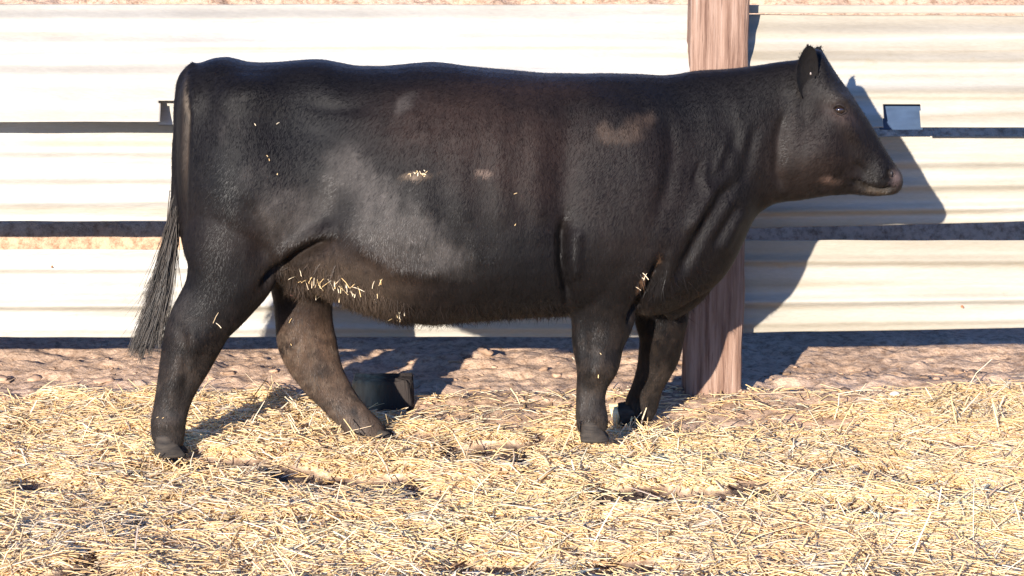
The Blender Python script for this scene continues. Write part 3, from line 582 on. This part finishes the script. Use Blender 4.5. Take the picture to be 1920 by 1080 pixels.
# eye, nostril pad, ears, teats
def ball(name, p, r, mat, sc=(1, 1, 1), parent=cow):
    bm = bmesh.new(); bmesh.ops.create_uvsphere(bm, u_segments=24, v_segments=16, radius=r)
    for q in bm.verts: q.co = Vector((q.co.x*sc[0], q.co.y*sc[1], q.co.z*sc[2]))+Vector(p)
    me = bpy.data.meshes.new(name); bm.to_mesh(me); bm.free(); me.materials.append(mat); me.polygons.foreach_set('use_smooth', np.ones(len(me.polygons), bool))
    o = bpy.data.objects.new(name, me); S.collection.objects.link(o); o.parent = parent; return o
def surf_y(u, v):
    m_ = (np.hypot(U-u, Vp-v) < 9) & (nn[:, 1] < 0); return co[m_, 1].min() if m_.any() else -.1
U, Vp = proj(co)
ey = surf_y(1573, 206); ball('eye', P(1574, 206, ey+.007), .0185, EYE, (1.05, .9, .8))
def lid(pts, r, name):
    q = np.array([P(a, b, ey+c) for a, b, c in pts]); t_ = np.linspace(0, len(q)-1, 16); cc = np.stack([np.interp(t_, np.arange(len(q)), q[:, i]) for i in range(3)], -1); rs = []
    for i in range(16):
        rr = r*math.sin(math.pi*(i+.8)/16.6)**.5; rs.append(np.array([cc[i]+np.array([0, math.cos(a)*rr, math.sin(a)*rr]) + np.array([math.sin(a)*0, 0, 0]) for a in np.linspace(0, 2*math.pi, 10, endpoint=False)]))
    V, F_ = loft(rs); mesh(name, V, F_, COAT, cow, cols={'coat': np.repeat(np.array([[.014, .010, .009]]), len(V), 0)})
lid([(1562, 203, 0), (1567, 197, -.005), (1575, 195, -.007), (1583, 200, -.005), (1588, 209, 0)], .005, 'eyelid'); lid([(1563, 206, 0), (1570, 213, -.004), (1578, 215, -.004), (1587, 211, 0)], .004, 'eyelid')
ball('nose', P(1679, 331, -.015), .024, NOSE, (.42, 1.9, 1.0)); 
m = NT('nostril_skin', .5, .3); m.base((.01, .007, .007)); ball('nostril', P(1671, 326, surf_y(1668, 328)+.004), .009, m.m, (.6, .7, 1.3))
def ear(base, tip, wm, th, open_, label=None):
    """cupped ear: blade between base and tip, wm wide, opening towards open_"""
    b, t, o_ = (np.array(q, float) for q in (base, tip, open_)); ax = t-b; Lg = np.linalg.norm(ax); ax /= Lg
    o_ = o_-ax*(o_@ax); o_ /= np.linalg.norm(o_); sd = np.cross(ax, o_); n_, k = 18, 20; rs = []
    for i in range(n_):
        s_ = i/(n_-1); w_ = wm*(.38+.62*math.sin(math.pi*min(1, s_*.8+.12)))*math.sqrt(max(0, 1-s_**9))+.003; r = []; cup = .55*(1-.6*s_)
        for j in range(k):
            a = 2*math.pi*j/k; X = math.cos(a); D = math.sin(a)*th*(1-.45*s_)
            r.append(b+ax*Lg*s_ + sd*w_*X*.9 + o_*(D+cup*w_*(X*X-.5)) - o_*.012*math.sin(math.pi*s_))
        rs.append(np.array(r))
    V, F_ = loft(rs); cc_ = np.repeat(np.array([[.009, .008, .008]]), len(V), 0)
    e = mesh('ear', V, F_, COAT, cow, cols={'coat': cc_})
    n_h = 900; ri = rng.integers(0, len(V), n_h); p = V[ri]+rng.normal(0, .002, (n_h, 3)); dv = ax*rng.uniform(.002, .007, n_h)[:, None]+rng.normal(0, .003, (n_h, 3)); w2 = sd*.0009
    hv = np.stack([p-w2, p+w2, p+dv], 1).reshape(-1, 3); mesh('ear_hair', hv, np.arange(n_h*3).reshape(-1, 3), FUR, e, smooth=False, cols={'coat': np.repeat(np.array([[.007, .006, .006]])*rng.uniform(.5, 3, (n_h, 1)), 3, 0)})
    return e
e1 = ear(P(1514, 176, -.095), P(1514, 86, -.19), .056, .0045, (.6, -.9, -.1))
ear(P(1534, 150, .06), P(1538, 89, .16), .046, .0045, (.6, -.9, -.1))
m = NT('tag_metal', .3, .5); m.base((.16, .13, .11)); ball('ear_tag', P(1520, 138, -.175), .0032, m.m, (1, .5, 1.6), e1)
for (u, v, Y, l) in ((548, 538, -.06, .035), (562, 541, .02, .035)):
    c = P(u, v, Y); V, F_ = loft([np.array([c+np.array([math.cos(a)*r, math.sin(a)*r, -h]) for a in np.linspace(0, 2*math.pi, 12, endpoint=False)]) for h, r in ((-.02, .014), (.0, .012), (l*.6, .011), (l*.9, .009), (l, .004))]); mesh('teat', V, F_, TEAT, cow)
# straw caught in the coat
pts = [];
for (u, v, su, sv, n_) in ((640, 540, 55, 20, 34), (570, 525, 25, 10, 9), (740, 590, 16, 16, 7), (400, 600, 18, 20, 2), (300, 790, 8, 24, 2), (480, 300, 60, 90, 5), (790, 327, 22, 4, 14), (1120, 690, 30, 30, 3), (1205, 530, 15, 30, 4), (250, 640, 10, 10, 3), (560, 640, 20, 60, 2), (900, 400, 200, 120, 2)):
    for _ in range(n_): pts.append((u+rng.normal(0, su*.6), v+rng.normal(0, sv*.6)))
ps = []
for (u, v) in pts:
    d_ = np.hypot(U-u, Vp-v)+(nn[:, 1] > -.1)*1e6; i = int(np.argmin(d_))
    if d_[i] < 14: ps.append(co[i]+nn[i]*.006)
ps = np.array(ps); n_ = len(ps); a = rng.uniform(0, math.pi, n_); fr = (proj(ps)[1] > 500)
L = np.where(fr & (ps[:, 2] > .42), rng.uniform(.012, .05, n_), rng.uniform(.005, .014, n_)); d = np.stack([np.cos(a)*.8, rng.normal(0, .15, n_), np.sin(a)+.3*fr], -1)
V, Fq, k = strands(ps, d, L, np.full(n_, .0022), L*.2)
tag(mesh('straw_bits', V, Fq, STRAW, smooth=False, cols={'tint': np.repeat(STR_COL[rng.choice(4, n_)], k, 0)}), 'broken straw stalks caught in the hair of the cow\'s belly and flank', 'straw', kind='stuff')
